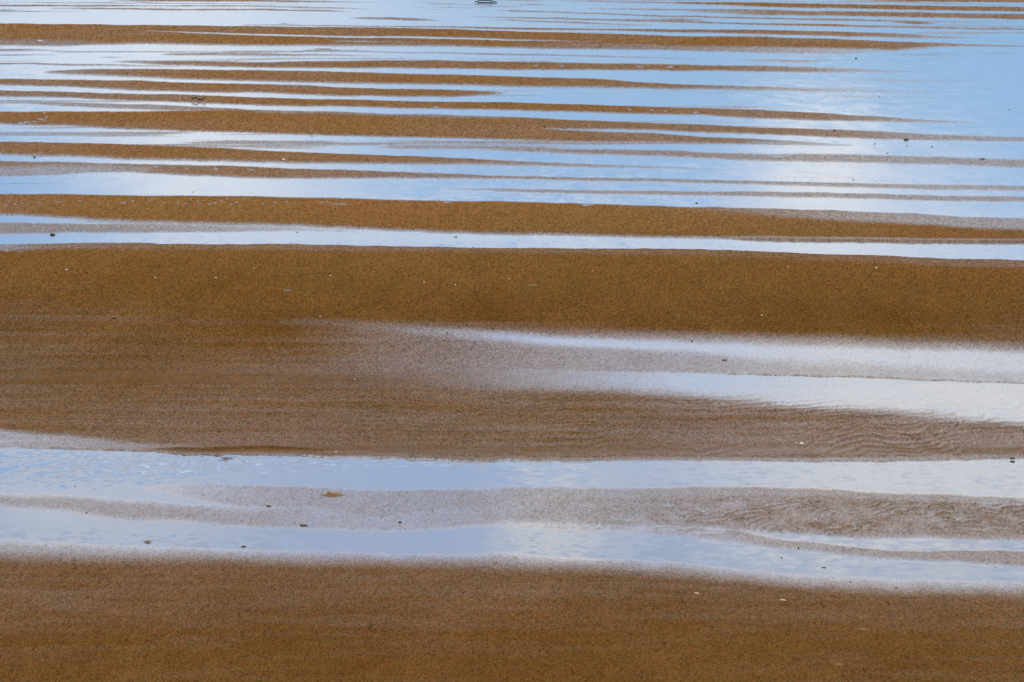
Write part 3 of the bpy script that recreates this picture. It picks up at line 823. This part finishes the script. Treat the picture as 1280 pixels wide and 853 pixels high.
s = mpp(3.9)
hx, hy = ground(606.5, 3.9)
hoop = bpy.data.objects.new('oval_hoop', None)
COL.objects.link(hoop)
hoop.location = (hx, hy, 0)
hoop['label'] = 'dark blue oval hoop with a dark float at each end in the farthest water'
hoop['category'] = 'hoop'
pts = []
for i in range(60):
    a = 2 * math.pi * i / 60
    ca, sa = math.cos(a), math.sin(a)
    pts.append((math.copysign(abs(ca) ** .7, ca) * 9.4 * s, sa * .25, (1.75 + math.copysign(abs(sa) ** .6, sa) * 1.3) * s))
link('ring', tube_loop(pts, .075), M_HOOP, parent=hoop)
link('float', lump(2.0 * s, .3, 1.5 * s, 91, .15), M_FLOAT, (-11.6 * s, 0, .9 * s), parent=hoop)
link('float', lump(2.8 * s, .3, 1.5 * s, 92, .15), M_FLOAT, (12.4 * s, 0, .5 * s), parent=hoop)

# ------------------------------------------------------------------ sky, clouds and sun
SUN_EL, SUN_AZ = R(50), R(48)       # ahead of the camera, to the right of the view
w = bpy.data.worlds.new('World'); scene.world = w; w.use_nodes = True
w.node_tree.nodes.clear()
nt = NT(w.node_tree)
sky = nt.new('ShaderNodeTexSky'); sky.sky_type = 'NISHITA'
sky.sun_disc = False; sky.sun_elevation = SUN_EL; sky.sun_rotation = SUN_AZ
sky.altitude = 0; sky.air_density = 1.0; sky.dust_density = .3; sky.ozone_density = 3.0
tc = nt.new('ShaderNodeTexCoord')
sep = nt.new('ShaderNodeSeparateXYZ'); nt.l.new(tc.outputs['Generated'], sep.inputs[0])
az = nt.math('MULTIPLY', nt.math('ARCTAN2', sep.outputs[0], sep.outputs[1]), 180 / math.pi)   # degrees right of the view
el = nt.math('MULTIPLY', nt.math('ARCSINE', sep.outputs[2]), 180 / math.pi)
# wind-drawn cloud banks: noise on the dome plus individual clouds low over the sea
cv = nt.new('ShaderNodeCombineXYZ')
nt.put(cv.inputs[0], nt.math('MULTIPLY', az, .20)); nt.put(cv.inputs[1], nt.math('MULTIPLY', el, .55))
n1 = nt.noise(cv.outputs[0], 1.0, 4, .5, .4)
cn = nt.mapr(n1.outputs['Fac'], .36, .68, 0, 1, True)


def degs(px, py):
    return math.degrees(math.atan((px - 640) / F)), math.degrees(math.atan((py - YH) / F))


def cloud(az0, el0, sa, se, k):
    a = nt.math('DIVIDE', nt.math('SUBTRACT', az, az0), sa); b = nt.math('DIVIDE', nt.math('SUBTRACT', el, el0), se)
    q = nt.math('ADD', nt.math('MULTIPLY', a, a), nt.math('MULTIPLY', b, b))
    return nt.math('MULTIPLY', nt.math('EXPONENT', nt.math('MULTIPLY', q, -1)), k)


# (azimuth, elevation, half width, half height, density) in degrees: cumulus low over the horizon
CLOUDS = [(2.75, 1.95, .62, .42, 1.1), (3.9, 1.9, .8, .2, .5), (-2.7, 1.85, 1.2, .6, .85), (.35, 5.35, .5, .45, .9), (3.9, 4.6, 2.4, .75, .9), (-4.0, 4.75, 1.7, .6, .45), (-3.6, 5.5, 1.3, .25, .3),
          (-3.0, .60, 3.4, .40, .5), (-3.0, 1.25, 2.2, .28, .5), (-4.2, .95, 1.0, .12, .4), (3.6, 3.7, 2.4, .7, .45), (-1.0, 2.75, 3.4, .5, .55), (3.4, 2.75, 2.5, .5, .6),
          (3.6, 5.7, 1.2, .4, .4)]
cv2 = nt.new('ShaderNodeCombineXYZ')
nt.put(cv2.inputs[0], nt.math('MULTIPLY', az, .28)); nt.put(cv2.inputs[1], nt.math('MULTIPLY', el, 7.0)); cv2.inputs[2].default_value = 4.0
n2 = nt.noise(cv2.outputs[0], 1.0, 3, .55, .3)
veil = nt.math('MULTIPLY', nt.mapr(n2.outputs['Fac'], .46, .72, 0, 1, True), nt.mapr(el, 1.0, 3.2, .48, .34))
dens = nt.math('ADD', nt.math('MULTIPLY', cn, .14), veil)
for c in CLOUDS:
    dens = nt.math('ADD', dens, nt.math('MULTIPLY', cloud(*c), nt.mapr(n1.outputs['Fac'], .25, .65, .7, 1.0)))
dens = nt.math('ADD', dens, nt.math('ADD', nt.mapr(el, 1.9, 4.6, .02, .26), nt.mapr(el, 5.6, 9.0, 0, .5)))
dens = nt.math('MULTIPLY', dens, 1.0, clamp=True)
BLUE = (.95, 1.55, 2.45, 1)
skyc = nt.vmath('MULTIPLY', sky.outputs[0], nt.mix(nt.mapr(el, 2.2, 7.0), (.27, .61, 1.36, 1), (.50, .70, 1.16, 1)))
CLOUDC = (9.5, 9.85, 10.4, 1)
col = nt.mix(dens, skyc, CLOUDC)
bg = nt.new('ShaderNodeBackground'); nt.put(bg.inputs['Color'], col); bg.inputs['Strength'].default_value = .10
wo = nt.new('ShaderNodeOutputWorld'); nt.l.new(bg.outputs[0], wo.inputs['Surface'])

sl = bpy.data.lights.new('sun', 'SUN'); sl.energy = 2.0; sl.angle = R(.6); sl.color = (1, .94, .86)
so = bpy.data.objects.new('sun', sl); COL.objects.link(so)
so.rotation_euler = (math.pi / 2 - SUN_EL, 0, math.pi - SUN_AZ)

vs_ = scene.view_settings
vs_.view_transform = 'Standard'; vs_.look = 'None'; vs_.gamma = 1.0; vs_.exposure = 0.0; vs_.use_curve_mapping = False
